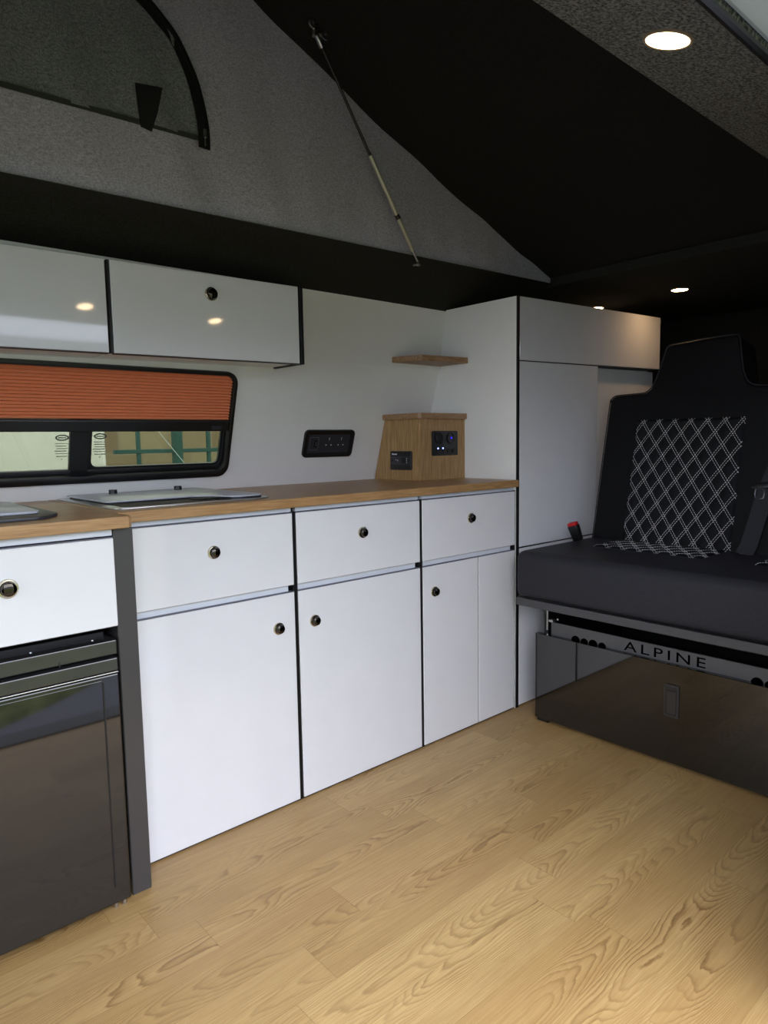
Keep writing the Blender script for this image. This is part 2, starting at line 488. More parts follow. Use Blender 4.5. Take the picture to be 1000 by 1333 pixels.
# ------------------------------------------------------------------ window
def wpts(x0, x1, z0, z1, r, off, n=6): return [W(x, z, off) for x, z in rrect(x0, x1, z0, z1, r, n)]
bm = bm_new(); ring(bm, wpts(WX0 - .004, WX1 + .001, WZ0 - .004, WZ1 + .0015, .033, .010), wpts(WX0 + .010, WX1 - .011, WZ0 + .014, WZ1 - .009, .024, .010), -NW * .03, .002)
win = struct('window_1', bm, M['seal'], smooth=True)
bm = bm_new(); ring(bm, wpts(WX0 + .008, WX1 - .008, WZ0 + .008, WZ1 - .008, .026, -.012), wpts(WX0 + .018, WX1 - .016, WZ0 + .024, WZ1 - .02, .02, -.012), -NW * .012, .002)
struct('window_frame', bm, M['plastic'], win, True)
bm = bm_new()
hull(bm, [W(-1.205, WZ0 + .01, -.012), W(-1.160, WZ0 + .01, -.012), W(-1.160, WZ0 + .01, -.026), W(-1.205, WZ0 + .01, -.026), W(-1.205, WZ1 - .02, -.012), W(-1.160, WZ1 - .02, -.012), W(-1.160, WZ1 - .02, -.026), W(-1.205, WZ1 - .02, -.026)], .002)
struct('mullion', bm, M['seal'], win)
# sliding pane surround with rounded inner corner on the right hand light
bm = bm_new(); ring(bm, wpts(-1.17, WX1 - .012, WZ0 + .016, WZ1 - .016, .004, -.018), wpts(-1.152, WX1 - .02, WZ0 + .027, WZ1 - .03, .016, -.018), -NW * .008, 0)
struct('window_frame', bm, M['seal'], win, True)
for x0, x1, off in ((WX0 + .01, -1.19, -.020), (-1.18, WX1 - .012, -.030)):
    bm = bm_new(); a, b, c, d = W(x0, WZ0 + .012, off), W(x1, WZ0 + .012, off), W(x1, WZ1 - .012, off), W(x0, WZ1 - .012, off)
    k = -NW * .003
    hull(bm, [a, b, b + k, a + k, d, c, c + k, d + k])
    struct('pane', bm, M['glass'], win)
# etched glass marks: an oval badge and small lines of print under it
for cx, off in ((-1.222, -.0195), (-1.128, -.0295)):
    bm = bm_new()
    o2 = [W(cx + .016 * math.cos(a * .3927), .889 + .0075 * math.sin(a * .3927), off) for a in range(16)]
    i2 = [W(cx + .012 * math.cos(a * .3927), .889 + .0045 * math.sin(a * .3927), off) for a in range(16)]
    ring(bm, o2, i2, NW * .0004)
    for k, (a, b) in enumerate([(-.012, .012), (-.015, -.006), (-.004, .005), (.007, .015)]):
        pass
    def dash(x0, x1, z, h=.0018):
        a, b, c, d = W(cx + x0, z, off), W(cx + x1, z, off), W(cx + x1, z + h, off), W(cx + x0, z + h, off); k = NW * .0004
        hull(bm, [a, b, b + k, a + k, d, c, c + k, d + k])
    for x0, x1 in ((-.009, -.005), (-.004, 0), (.001, .004), (.005, .009)): dash(x0, x1, .8875, .003)
    for r_, z in enumerate((.874, .868, .862, .856, .850, .843)):
        x = -.016 + (r_ % 3) * .002
        while x < .014 - (r_ % 2) * .003:
            l = random.uniform(.002, .006); dash(x, min(x + l, .016), z, .0016 + .0006 * (r_ % 2)); x += l + .0012
    dash(-.001, .002, .836, .002)
    struct('etched_print', bm, M['dark_ink'], win)

# ------------------------------------------------------------------ pleated blind
bl = thing('pleated_blind', 'orange pleated blind pulled half way down over the side window', 'blind', W(-1.24, .93, .0))
bm = bm_new(); t = bmesh.new()
n = 16; rows = []
for k in range(n * 2 + 1):
    z = .940 + (1.058 - .940) * k / (n * 2) if False else .938 + (1.06 - .938) * k / (n * 2)
    off = .002 + (.0036 if k % 2 else -.0036)
    rows.append([t.verts.new(W(x, z, off)) for x in (WX0 + .012, WX1 - .013)])
for a, b in zip(rows, rows[1:]): t.faces.new((a[0], a[1], b[1], b[0]))
geo = bmesh.ops.extrude_face_region(t, geom=t.faces[:])
for v in geo['geom']:
    if isinstance(v, bmesh.types.BMVert): v.co -= NW * .004
bmesh.ops.recalc_face_normals(t, faces=t.faces); merge(bm, t)
obj('pleated_fabric', bm, M['blind'], bl)
bm = bm_new()
def wbar(bm, x0, x1, z0, z1, o0, o1, w=.001):
    hull(bm, [W(x0, z0, o0), W(x1, z0, o0), W(x1, z0, o1), W(x0, z0, o1), W(x0, z1, o0), W(x1, z1, o0), W(x1, z1, o1), W(x0, z1, o1)], w)
wbar(bm, WX0 + .012, WX1 - .013, .910, .938, -.004, .009, .003)
br = obj('bottom_bar', bm, M['plastic'], bl)
bm = bm_new(); wbar(bm, -.845, -.815, .916, .925, .009, .0105, .0005); obj('pull_tab', bm, M['plastic2'], br)

# ------------------------------------------------------------------ knobs
def knob(parent, x, y, z, r=.0145, nrm=(0, -1, 0), lab=True):
    bm = bm_new()
    lathe(bm, (x, y, z), nrm, [(r, -.001), (r, .002), (r * .95, .0038), (r * .80, .0042), (r * .74, .0022)], 40)
    k = obj('knob', bm, M['brass'], parent, True, label='round push-button knob with a nickel ring')
    bm = bm_new()
    lathe(bm, (x, y, z), nrm, [(r * .76, .001), (r * .76, .009), (r * .70, .0115), (r * .5, .0132), (r * .25, .0138), (0, .014)], 40)
    # button merged into the same part with a second material
    me = k.data; me.materials.append(M['black_mirror'])
    org = Vector((0, 0, 0)); p = parent
    while p is not None: org = org + p.location; p = p.parent
    for v in bm.verts: v.co -= org
    base = bmesh.new(); base.from_mesh(me)
    tmp = bpy.data.meshes.new('tmp'); bm.to_mesh(tmp); bm.free()
    nf = len(base.faces); base.from_mesh(tmp); bpy.data.meshes.remove(tmp)
    base.faces.ensure_lookup_table()
    for f in base.faces[nf:]: f.material_index = 1; f.smooth = True
    base.to_mesh(me); base.free()
    try: me.set_sharp_from_angle(angle=R(38))
    except Exception: pass
    return k

FT = .016                                           # thickness of fronts
def front(name, x0, x1, z0, z1, parent, y=0.0, mat='white', **kw):
    bm = bm_new(); box(bm, (x0, y, z0), (x1, y + FT, z1), .0012, 1)
    return obj(name, bm, M[mat], parent, **kw)

X0, X1, X2, X3 = -1.236, -.841, -.4215, -.1816
ZD, ZB, ZT = .709, .538, .521
def base_unit(label, x0, x1, splits, knob_door, knob_dr):
    t = thing('base_cabinet', label, 'cabinet', ((x0 + x1) / 2, .2, 0), 'white kitchen base cabinets')
    g = .0055
    bm = bm_new()
    box(bm, (x0 + .001, .022, .01), (x1 - .0015, .40, .715), .001, 1)
    obj('body', bm, M['dark'], t)
    bm = bm_new()                                      # black carcass edge showing in the gap
    box(bm, (x1 - .008, .003, .004), (x1 - .001, .03, .712))
    obj('edge_strip', bm, M['edge'], t); bm = bm_new()
    box(bm, (x0 + .0005, .003, .004), (x0 + .006, .03, .712))
    obj('edge_strip', bm, M['edge'], t)
    bm = bm_new()
    box(bm, (x0 + .008, .009, ZT - .004), (x1 - .016, .02, ZB + .004), .002)
    obj('rail', bm, M['rail'], t)
    bm = bm_new(); box(bm, (x0 + .008, .007, ZD + .0025), (x1 - .004, .02, .7225), .001); obj('rail', bm, M['rail'], t)
    bm = bm_new(); box(bm, (x0 + g, .0005, ZT), (x1 - g, FT, ZT + .0022)); obj('edge_strip', bm, M['greyedge'], t)
    bm = bm_new(); box(bm, (x0 + g, .0005, ZD), (x1 - g, FT, ZD + .0020)); obj('edge_strip', bm, M['greyedge'], t)
    d = front('drawer', x0 + g, x1 - g, ZB, ZD - .0002, t); knob(d, *knob_dr)
    for i, (a, b) in enumerate(splits):
        a2 = a + (g if i == 0 else .0014); b2 = b - (g if b == x1 else .0014)
        if i: q_ = bm_new(); box(q_, (a - .0013, .0012, .004), (a + .0013, .018, ZT - .001)); obj('edge_strip', q_, M['edge'], t)  # dark strip stands in for the shade in the gap between two doors
        d = front('door', a2, b2, .004, ZT - .0002, t)
        if i == 0: knob(d, *knob_door)
    bm = bm_new(); box(bm, (x0 + .001, .004, 0), (x1 - .001, .02, .0035)); obj('edge_strip', bm, M['edge'], t)
    return t
base_unit('widest white base cabinet under the sink, next to the dark post by the fridge', X0, X1, [(X0, X1)], (-.894, 0, .441), (-1.052, 0, .641))
base_unit('middle white base cabinet, knob at the left edge of its door', X1, X2, [(X1, X2)], (-.790, 0, .441), (-.633, 0, .642))
base_unit('white base cabinet with two narrow doors beside the tall cupboard', X2, 0, [(X2, X3), (X3, 0)], (-.371, 0, .446), (-.215, 0, .643))

# ------------------------------------------------------------------ fridge column
post = bm_new(); box(post, (-1.292, -.072, 0), (-1.254, .40, .722), .0015, 1)
o = obj('side_panel', post, M['post']); o['label'] = 'anthracite upright panel between the fridge and the white cabinets'; o['category'] = 'panel'

t = thing('drawer_unit', 'white drawer box with one knob set above the black fridge', 'drawer', (-1.6, .1, .53))
bm = bm_new(); box(bm, (-1.95, -.062, .535), (-1.296, .38, .716), .001); obj('body', bm, M['dark'], t)
d = front('drawer', -1.95, -1.2935, .541, .7055, t, -.080); knob(d, -1.473, -.080, .639, .0165)
bm = bm_new(); box(bm, (-1.95, -.074, .7095), (-1.2935, -.06, .7225), .001); obj('rail', bm, M['rail'], t)
bm = bm_new(); box(bm, (-1.95, -.0795, .7058), (-1.2935, -.064, .7078)); obj('edge_strip', bm, M['greyedge'], t)

t = thing('fridge', 'small glossy black fridge standing under the left white drawer', 'fridge', (-1.62, .1, 0))
bm = bm_new(); box(bm, (-1.95, -.040, .018), (-1.306, .36, .525), .003); obj('body', bm, M['dark'], t)
bm = bm_new(); box(bm, (-1.95, -.085, .490), (-1.300, -.04, .517), .002)
obj('top_trim', bm, M['fridge_frame'], t)
for x in (-1.335, -1.44):
    bm = bm_new(); lathe(bm, (x, -.06, .517), (0, 0, 1), [(.0025, 0), (.0022, .0012), (0, .0016)], 12); obj('screw', bm, M['steel'], t)
bm = bm_new(); box(bm, (-1.4025, -.0862, .4885), (-1.4005, -.0848, .4965)); obj('notch', bm, M['dark'], t)
bm = bm_new(); box(bm, (-1.95, -.094, .462), (-1.303, -.04, .486), .002); obj('door_rail', bm, M['fridge_frame'], t)
bm = bm_new(); box(bm, (-1.95, -.0945, .4585), (-1.3035, -.06, .4605), .0004); obj('trim_strip', bm, M['steel'], t)
bm = bm_new(); box(bm, (-1.95, -.096, .016), (-1.3035, -.042, .457), .0025); dr = obj('door', bm, M['fridge'], t)
bm = bm_new(); box(bm, (-1.95, -.0975, .052), (-1.3345, -.094, .450), .0008); obj('door_panel', bm, M['fridge'], dr)
bm = bm_new(); box(bm, (-1.3345, -.0975, .050), (-1.3315, -.0955, .445)); obj('edge_strip', bm, M['edge'], dr)
for x, y, r_ in ((-1.328, -.080, .004), (-1.312, -.080, .004), (-1.9, -.02, .012), (-1.9, .3, .012), (-1.34, .3, .012)):
    bm = bm_new(); cyl(bm, (x, y, 0), (x, y, .017), r_, n=16); obj('foot', bm, M['steel'], t)

# ------------------------------------------------------------------ worktops
ZW = .745
def worktop(label, x0, x1, y0, r):
    bm = bm_new()
    prism(bm, [(x0, y0, ZW - .022), (x1, y0, ZW - .022), (x1, WY(.735) - .004, ZW - .022), (x0, WY(.735) - .004, ZW - .022)], (0, 0, .022), .002)
    o = obj('worktop', bm, M['wt']); o['label'] = label; o['category'] = 'worktop'; return o
worktop('long oak worktop running along the white base cabinets', -1.2575, -.0005, -.011, 0)
bm = bm_new(); c = [( -1.95, -.092), (-1.268, -.092), (-1.2605, -.0845), (-1.2605, .434), (-1.95, .434)]
prism(bm, [(x, y, ZW - .022) for x, y in c], (0, 0, .022), .002)
o = obj('worktop', bm, M['wt']); o['label'] = 'short oak worktop stepping forward over the fridge'; o['category'] = 'worktop'

# hob and sink under a glass lid
t = thing('covered_hob', 'steel hob and sink unit with grey glass lid set in the long worktop', 'hob', (-1.06, .22, ZW))
bm = bm_new()
def plate(bm, pts, z, h, w=.001): prism(bm, [(x, y, z) for x, y in pts], (0, 0, h), w)
def rpoly(pts, r, n=5):
    out = []; N = len(pts)
    for i in range(N):
        p, a, b = Vector(pts[i]), Vector(pts[i - 1]), Vector(pts[(i + 1) % N])
        rr = r[i] if isinstance(r, (list, tuple)) else r
        d1, d2 = (a - p).normalized(), (b - p).normalized()
        P0, P1 = p + d1 * rr, p + d2 * rr
        for k in range(n + 1):
            s = k / n; out.append(tuple(P0 * (1 - s) ** 2 + p * 2 * s * (1 - s) + P1 * s ** 2))
    return out
rim = rpoly([(-1.245, .035), (-.868, .035), (-.868, .425), (-1.245, .425)], [.03, .05, .02, .02])
plate(bm, rim, ZW, .003)
obj('steel_rim', bm, M['steel'], t, True)
bm = bm_new(); plate(bm, rpoly([(-1.22, .055), (-.965, .055), (-.965, .18), (-1.22, .18)], .02), ZW + .003, .0012, 0)
obj('hob_well', bm, M['dark'], t)
bm = bm_new()
for k in range(9): box(bm, (-1.045 + k * .008, .07, ZW + .0042), (-1.042 + k * .008, .12, ZW + .0068))
obj('grille', bm, M['plastic'], t)
lidp = rpoly([(-1.225, .135), (-1.005, .135), (-.965, .045), (-.885, .045), (-.885, .415), (-1.225, .415)], [.02, .035, .02, .04, .02, .02])
bm = bm_new(); plate(bm, lidp, ZW + .0075, .003, .0008); lid = obj('glass_lid', bm, M['lid'], t, True)
bm = bm_new(); plate(bm, rpoly([(-1.22, .14), (-1.003, .14), (-.96, .05), (-.89, .05), (-.89, .41), (-1.22, .41)], .02), ZW + .003, .0045, 0)
obj('lid_gasket', bm, M['seal'], lid)
for x in (-1.125, -.955):
    bm = bm_new(); cyl(bm, (x, .37, ZW + .0105), (x, .37, ZW + .0185), .010, n=24, w=.0015); obj('lid_stop', bm, M['plastic'], lid, True)

t = thing('sink_cover', 'dark edged grey glass cover on the worktop over the fridge', 'sink cover', (-1.6, .15, ZW))
bm = bm_new(); plate(bm, rpoly([(-1.85, -.035), (-1.395, -.035), (-1.355, .02), (-1.355, .33), (-1.85, .33)], [.02, .02, .02, .03, .02]), ZW, .006, .001); obj('rim', bm, M['plastic2'], t, True)
bm = bm_new(); plate(bm, rpoly([(-1.85, .03), (-1.385, .03), (-1.37, .32), (-1.85, .32)], .015), ZW + .0065, .005, .001); obj('glass_lid', bm, M['lid'], t, True)

# ------------------------------------------------------------------ overhead cabinets
def overhead(label, x0, x1, kn, end):
    zb, zt = 1.077 + (x1 + 1.17) * .013, 1.277 + (x1 + 1.17) * .013
    t = thing('overhead_cabinet', label, 'cabinet', ((x0 + x1) / 2, .25, zb), 'white overhead cabinets')
    bm = bm_new()
    y = .218; za = 1.077 + (x0 + 1.17) * .013
    hull(bm, [(x0, y, za + .002), (x1, y, zb + .002), (x1, WY(zb) - .001, zb + .002), (x0, WY(za) - .001, za + .002), (x0, y, za + .198), (x1, y, zt), (x1, WY(zt) - .001, zt), (x0, WY(zt) - .001, za + .198)])
    obj('body', bm, M['wallwhite'], t)
    bm = bm_new(); za = 1.077 + (x0 + 1.17) * .013
    hull(bm, [(x0 + .004, .2, za), (x1 - .003, .2, zb), (x1 - .003, .216, zb), (x0 + .004, .216, za), (x0 + .004, .2, za + .2), (x1 - .003, .2, zt), (x1 - .003, .216, zt), (x0 + .004, .216, za + .2)], .0012, 1)
    d = obj('door', bm, M['white'], t)
    bm = bm_new(); hull(bm, [(x0 + .004, .2005, za - .002), (x1 - .003, .2005, zb - .002), (x1 - .003, .216, zb - .002), (x0 + .004, .216, za - .002), (x0 + .004, .2005, za - .0002), (x1 - .003, .2005, zb - .0002), (x1 - .003, .216, zb - .0002), (x0 + .004, .216, za - .0002)])
    box(bm, (x0 - .002, .203, za), (x0 + .003, .217, za + .2))
    obj('edge_strip', bm, M['edge'], t)
    if kn: knob(d, -.926, .2, 1.233, .0165)
    if end:
        bm = bm_new(); e0, e1 = x1, x1 + .010
        hull(bm, [(e0, .197, zb - .002), (e1, .197, zb - .002), (e1, WY(zb) - .001, zb - .002), (e0, WY(zb) - .001, zb - .002), (e0, .197, zt + .004), (e1, .197, zt + .004), (e1, WY(zt) - .001, zt + .004), (e0, WY(zt) - .001, zt + .004)], .0008, 1)
        obj('end_panel', bm, M['edge'], t)
    return t
overhead('white overhead cabinet with a knob high on its door, above the window', -1.170, -.669, True, True)
overhead('white overhead cabinet without a knob, cut off by the left edge', -1.80, -1.1745, False, False)

# ------------------------------------------------------------------ socket in the wall
t = thing('double_socket', 'black double power socket in the white side wall', 'socket', W(-.43, .868))
bm = bm_new(); ring(bm, wpts(-.528, -.334, .828, .912, .014, .008), wpts(-.512, -.350, .842, .898, .006, .006), -NW * .012, .0015)
obj('frame', bm, M['plastic'], t, True)
bm = bm_new(); wbar(bm, -.514, -.348, .840, .900, -.001, .004, .0006); obj('face_plate', bm, M['plastic2'], t)
bm = bm_new(); ring(bm, wpts(-.506, -.472, .850, .890, .002, .0046), wpts(-.5045, -.4735, .8515, .8885, .002, .0046), -NW * .0008); obj('label_outline', bm, M['greyedge'], t)
bm = bm_new(); wbar(bm, -.490, -.478, .858, .882, .004, .0065, .0006); s = obj('switch', bm, M['plastic'], t)
bm = bm_new(); wbar(bm, -.4838, -.4826, .872, .8735, .0065, .0068, 0); wbar(bm, -.4838, -.4826, .866, .8672, .0065, .0068, 0); obj('switch_mark', bm, M['white_ink'], s)
for cx in (-.432, -.384):
    bm = bm_new()
    wbar(bm, cx - .0008, cx + .0008, .880, .8885, .004, .0046, 0)
    wbar(bm, cx - .0115, cx - .0080, .8635, .867, .004, .0047, 0); wbar(bm, cx + .0080, cx + .0115, .8635, .867, .004, .0047, 0)
    obj('pin_shutter', bm, M['white_ink'], t, label='pale socket openings')

# ------------------------------------------------------------------ tall cupboard
t = thing('tall_cabinet', 'tall white cupboard with black edged side panel at the end of the worktop', 'cupboard', (.45, .15, 0))
bm = bm_new()
zs = [0, .5, .745, 1.113, 1.31]
for a, b in zip(zs, zs[1:]):
    hull(bm, [(.0, .0, a), (.016, .0, a), (.016, WY(a), a), (.0, WY(a), a), (.0, .0, b), (.016, 0, b), (.016, WY(b), b), (.0, WY(b), b)])
obj('side_panel', bm, M['wallwhite'], t)
bm = bm_new(); box(bm, (-.0005, -.003, 0), (.0135, .0005, 1.311), .0008, 1); obj('edge_strip', bm, M['edge'], t)
bm = bm_new(); box(bm, (.017, .048, .0), (.93, .28, 1.125)); obj('body', bm, M['wallwhite'], t)
bm = bm_new(); hull(bm, [(.017, .02, 1.12), (.90, .02, 1.135), (.90, .27, 1.135), (.017, .27, 1.12), (.017, .02, 1.306), (.90, .02, 1.328), (.90, .16, 1.328), (.017, .27, 1.306)]); obj('top_box', bm, M['wallwhite'], t)
bm = bm_new(); hull(bm, [(.018, 0, 1.1175), (.915, 0, 1.1375), (.915, FT, 1.1375), (.018, FT, 1.1175), (.018, 0, 1.3115), (.915, 0, 1.3375), (.915, FT, 1.3375), (.018, FT, 1.3115)], .0012, 1)
obj('locker_door', bm, M['white'], t)
bm = bm_new(); hull(bm, [(.0185, .0015, 1.1150), (.913, .0015, 1.1345), (.913, .045, 1.1345), (.0185, .045, 1.1150), (.0185, .0015, 1.1172), (.913, .0015, 1.1372), (.913, .045, 1.1372), (.0185, .045, 1.1172)]); obj('edge_strip', bm, M['edge'], t)
bm = bm_new(); box(bm, (.912, .002, 1.315), (.928, .03, 1.333), .003); obj('hinge_block', bm, M['plastic'], t)
bm = bm_new(); hull(bm, [(.018, 0, .528), (.467, 0, .528), (.467, FT, .528), (.018, FT, .528), (.018, 0, 1.1145), (.467, 0, 1.1238), (.467, FT, 1.1238), (.018, FT, 1.1145)], .0012, 1)
obj('door', bm, M['white'], t)
front('door', .018, .467, .004, .524, t)
bm = bm_new(); box(bm, (.018, .001, .5243), (.467, .02, .5278)); obj('edge_strip', bm, M['edge'], t)
bm = bm_new(); box(bm, (.017, .0165, 0), (.030, .048, 1.12)); box(bm, (.44, .0165, 0), (.465, .048, 1.12)); obj('frame', bm, M['wallwhite'], t)
bm = bm_new(); hull(bm, [(.472, .034, 0), (.86, .034, 0), (.86, .048, 0), (.472, .048, 0), (.472, .034, 1.122), (.86, .034, 1.13), (.86, .048, 1.13), (.472, .048, 1.122)]); obj('niche_panel', bm, M['wallwhite'], t)
bm = bm_new(); box(bm, (.864, .036, 0), (.93, .048, 1.13)); obj('niche_panel', bm, M['wallwhite'], t)

# ------------------------------------------------------------------ corner shelf and oak control box
bm = bm_new(); y1 = WY(1.134) - .001
prism(bm, [(-.225, y1, 1.125), (-.218, .300, 1.125), (-.185, .226, 1.125), (-.001, .198, 1.125), (-.001, y1, 1.125)], (0, 0, .018), .0012)
o = obj('corner_shelf', bm, M['oakx']); o['label'] = 'small oak corner shelf fixed high above the oak box'; o['category'] = 'shelf'

t = thing('control_box', 'oak corner box holding the electric controls at the end of the worktop', 'box', (-.1, .33, ZW))
xa, ya, zb, zt = -.211, .226, ZW, .942
bm = bm_new(); hull(bm, [(xa, ya, zb), (xa + .012, ya, zb), (xa + .012, WY(zb) - .006, zb), (xa, WY(zb) - .006, zb), (xa, ya, zt), (xa + .012, ya, zt), (xa + .012, WY(zt) - .001, zt), (xa, WY(zt) - .001, zt)]); side = obj('side_panel', bm, M['oak'], t)
bm = bm_new(); box(bm, (xa, ya - .012, zb), (-.0005, ya, zt), .0006, 1); fr = obj('front_panel', bm, M['oak'], t)
bm = bm_new(); prism(bm, [(xa - .012, WY(.95) - .001, zt), (xa - .012, ya - .014, zt), (xa - .004, ya - .022, zt), (-.0005, ya - .022, zt), (-.0005, WY(.95) - .001, zt)], (0, 0, .018), .0012)
obj('lid', bm, M['oakx'], t)
yf = ya - .012
def fr_rr(bm, x0, x1, z0, z1, r, y0, th): prism(bm, [(x, y0, z) for x, z in rrect(x0, x1, z0, z1, r)], (0, -th, 0), .0008)
bm = bm_new(); fr_rr(bm, -.160, -.040, .823, .903, .005, yf, .005); pp = obj('power_panel', bm, M['plastic'], t, True, label='square black socket panel with blue lights')
yp = yf - .005
for cx in (-.132, -.076):
    bm = bm_new(); lathe(bm, (cx, yp, .880), (0, -1, 0), [(.0185, 0), (.0185, .004), (.0165, .005), (.0145, .0045), (.013, .002), (0, .0015)], 32)
    obj('round_socket', bm, M['dark' if cx < -.1 else 'plastic'], pp, True)
for cx, m_, r_, zz in ((-.135, 'led', .0022, .8465), (-.112, 'led', .0022, .8470), (-.074, 'ledblue', .0030, .880)):
    bm = bm_new(); lathe(bm, (cx, yp - (.002 if m_ == 'ledblue' else 0), zz), (0, -1, 0), [(r_, 0), (r_, .001), (0, .0018)], 14); obj('indicator_light', bm, M[m_], pp, label='small lit blue light')
for cx in (-.135, -.112, -.088, -.065):
    bm = bm_new(); lathe(bm, (cx, yp, .838), (0, -1, 0), [(.0065, 0), (.0062, .0018), (0, .0022)], 18); obj('push_button', bm, M['dark'], pp)
# thermostat on the side panel (faces the kitchen)
def side_rr(bm, y0, y1, z0, z1, r, x, th): prism(bm, [(x, y, z) for y, z in rrect(y0, y1, z0, z1, r)], (-th, 0, 0), .0008)
bm = bm_new(); side_rr(bm, .250, .348, .779, .840, .006, xa, .007); th = obj('heater_control', bm, M['plastic2'], t, True, label='dark grey rounded heater control')
xo = xa - .007
bm = bm_new(); side_rr(bm, .2515, .3465, .822, .8385, .004, xo, .001); obj('trim_band', bm, M['plastic'], th)
bm = bm_new(); side_rr(bm, .2515, .3465, .780, .796, .004, xo, .001); obj('trim_band', bm, M['plastic'], th)
bm = bm_new(); side_rr(bm, .275, .292, .800, .818, .002, xo, .002); obj('rocker_switch', bm, M['dark'], th)
for a_ in (.256, .335):
    bm = bm_new(); side_rr(bm, a_, a_ + .006, .806, .813, .002, xo, .001); obj('screw_hole', bm, M['dark'], th)
bm = bm_new()
for k in range(5):
    y = .338 - k * .005; side_rr(bm, y - .0038, y, .8275, .8315 + (.0015 if k == 0 else 0), .0004, xo - .001, .0004)
obj('printed_mark', bm, M['white_ink'], th); bm = bm_new()
for z in (.8015, .808, .8145):
    side_rr(bm, .268, .271, z, z + .0022, .0004, xo, .0004); obj('printed_dot', bm, M['white_ink'], th); bm = bm_new()
side_rr(bm, .311, .3125, .807, .812, .0004, xo, .0004); side_rr(bm, .319, .3205, .810, .813, .0004, xo, .0004)
obj('printed_mark', bm, M['white_ink'], th)

# ------------------------------------------------------------------ pop-top canvas
t = thing('roof_canvas', 'grey side canvas of the raised pop-top roof', 'canvas', (-.7, CY, 1.39))
def fold(x, z):
    h = max(0, z - 1.4)
    return min(1, h / .05) * (.004 * math.sin(x * 31 + z * 4) * math.exp(-((x + 1.0) / .35) ** 2) * (1.2 - min(1, h * 1.2)) + .003 * math.sin(x * 17 - z * 9) + .0025 * math.sin(x * 55 + z * 20) * math.exp(-h * 9))
def canvas_side(y0, s, name, mat, par):
    bm = bm_new(); tt = bmesh.new(); rows = []
    xs = [.372 - (2.12) * (i / 130) for i in range(131)]
    for x in xs:
        z0, z1 = canvas_foot(x) - (.005 if s > 0 else -.02), roofz(x) + .012
        if z1 < z0 + .004: z1 = z0 + .004
        rows.append([tt.verts.new((x, y0 + s * fold(x, z0 + (z1 - z0) * k / 16), z0 + (z1 - z0) * k / 16)) for k in range(17)])
    for a, b in zip(rows, rows[1:]):
        for k in range(16): tt.faces.new((a[k], a[k + 1], b[k + 1], b[k]))
    geo = bmesh.ops.extrude_face_region(tt, geom=tt.faces[:])
    for v in geo['geom']:
        if isinstance(v, bmesh.types.BMVert): v.co.y += s * .003
    bmesh.ops.recalc_face_normals(tt, faces=tt.faces); merge(bm, tt)
    return obj(name, bm, mat, par, True)
cv = canvas_side(CY, 1, 'canvas_panel', M['canvas'], t)
# D shaped screen with a zip round its curve
arc = [(-.963, 1.541), (-.964, 1.57), (-.969, 1.602), (-.976, 1.632), (-.986, 1.664), (-1.004, 1.70), (-1.026, 1.735), (-1.052, 1.760), (-1.085, 1.785), (-1.13, 1.808), (-1.19, 1.825), (-1.27, 1.835), (-1.40, 1.84)]
base_l = (-1.62, 1.532); base_r = (-.985, 1.546)
bm = bm_new()
scr = [(x - .016, CY - .0045 + fold(x, z) * .6, z - .004) for x, z in arc] + [(-1.62, CY - .0045, 1.83), (-1.62, CY - .0045, 1.532)]
tt = bmesh.new(); 
cols = 60; rows = []
import bisect
def topz(x):
    pts = [(px - .012, pz) for px, pz in arc][::-1]
    if x <= pts[0][0]: return pts[0][1]
    for (x0, z0), (x1, z1) in zip(pts, pts[1:]):
        if x <= x1: return z0 + (z1 - z0) * (x - x0) / max(1e-6, x1 - x0)
    return pts[-1][1]
for i in range(cols + 1):
    x = -1.62 + (-.977 + 1.62) * i / cols
    zb_ = 1.532 + .014 * (x + 1.62) / .635
    zt_ = max(zb_ + .001, topz(x))
    rows.append([tt.verts.new((x, CY - .003 + fold(x, zb_ + (zt_ - zb_) * k / 12) - .0025 + .005 * math.sin(x * 42 + k * .35) * .6, zb_ + (zt_ - zb_) * k / 12)) for k in range(13)])
for a, b in zip(rows, rows[1:]):
    for k in range(12): tt.faces.new((a[k], a[k + 1], b[k + 1], b[k]))
geo = bmesh.ops.extrude_face_region(tt, geom=tt.faces[:])
for v in geo['geom']:
    if isinstance(v, bmesh.types.BMVert): v.co.y -= .0015
bmesh.ops.recalc_face_normals(tt, faces=tt.faces); merge(bm, tt)
sc = obj('screen_window', bm, M['mesh'], t, True, label='dark curved mesh window')
def ribbon(bm, path, w, y0, th):
    tt = bmesh.new(); L, Rr = [], []
    P = [Vector((x, z)) for x, z in path]
    for i, p in enumerate(P):
        d = (P[min(i + 1, len(P) - 1)] - P[max(i - 1, 0)]).normalized(); nn = Vector((-d.y, d.x))
        for lst, s_ in ((L, .5), (Rr, -.5)):
            q = p + nn * w * s_; lst.append(tt.verts.new((q.x, y0, q.y)))
    for i in range(len(P) - 1): tt.faces.new((L[i], L[i + 1], Rr[i + 1], Rr[i]))
    geo = bmesh.ops.extrude_face_region(tt, geom=tt.faces[:])
    for v in geo['geom']:
        if isinstance(v, bmesh.types.BMVert): v.co.y -= th
    bmesh.ops.recalc_face_normals(tt, faces=tt.faces); merge(bm, tt)
def smoothpath(p, n=6):
    out = []
    for i in range(len(p) - 1):
        p0, p1, p2, p3 = (Vector(p[max(0, min(len(p) - 1, j))]) for j in (i - 1, i, i + 1, i + 2))
        for k in range(n):
            s = k / n
            out.append(.5 * ((2 * p1) + (p2 - p0) * s + (2 * p0 - 5 * p1 + 4 * p2 - p3) * s * s + (3 * p1 - p0 - 3 * p2 + p3) * s ** 3))
    out.append(Vector(p[-1])); return [(v.x, v.y) for v in out]
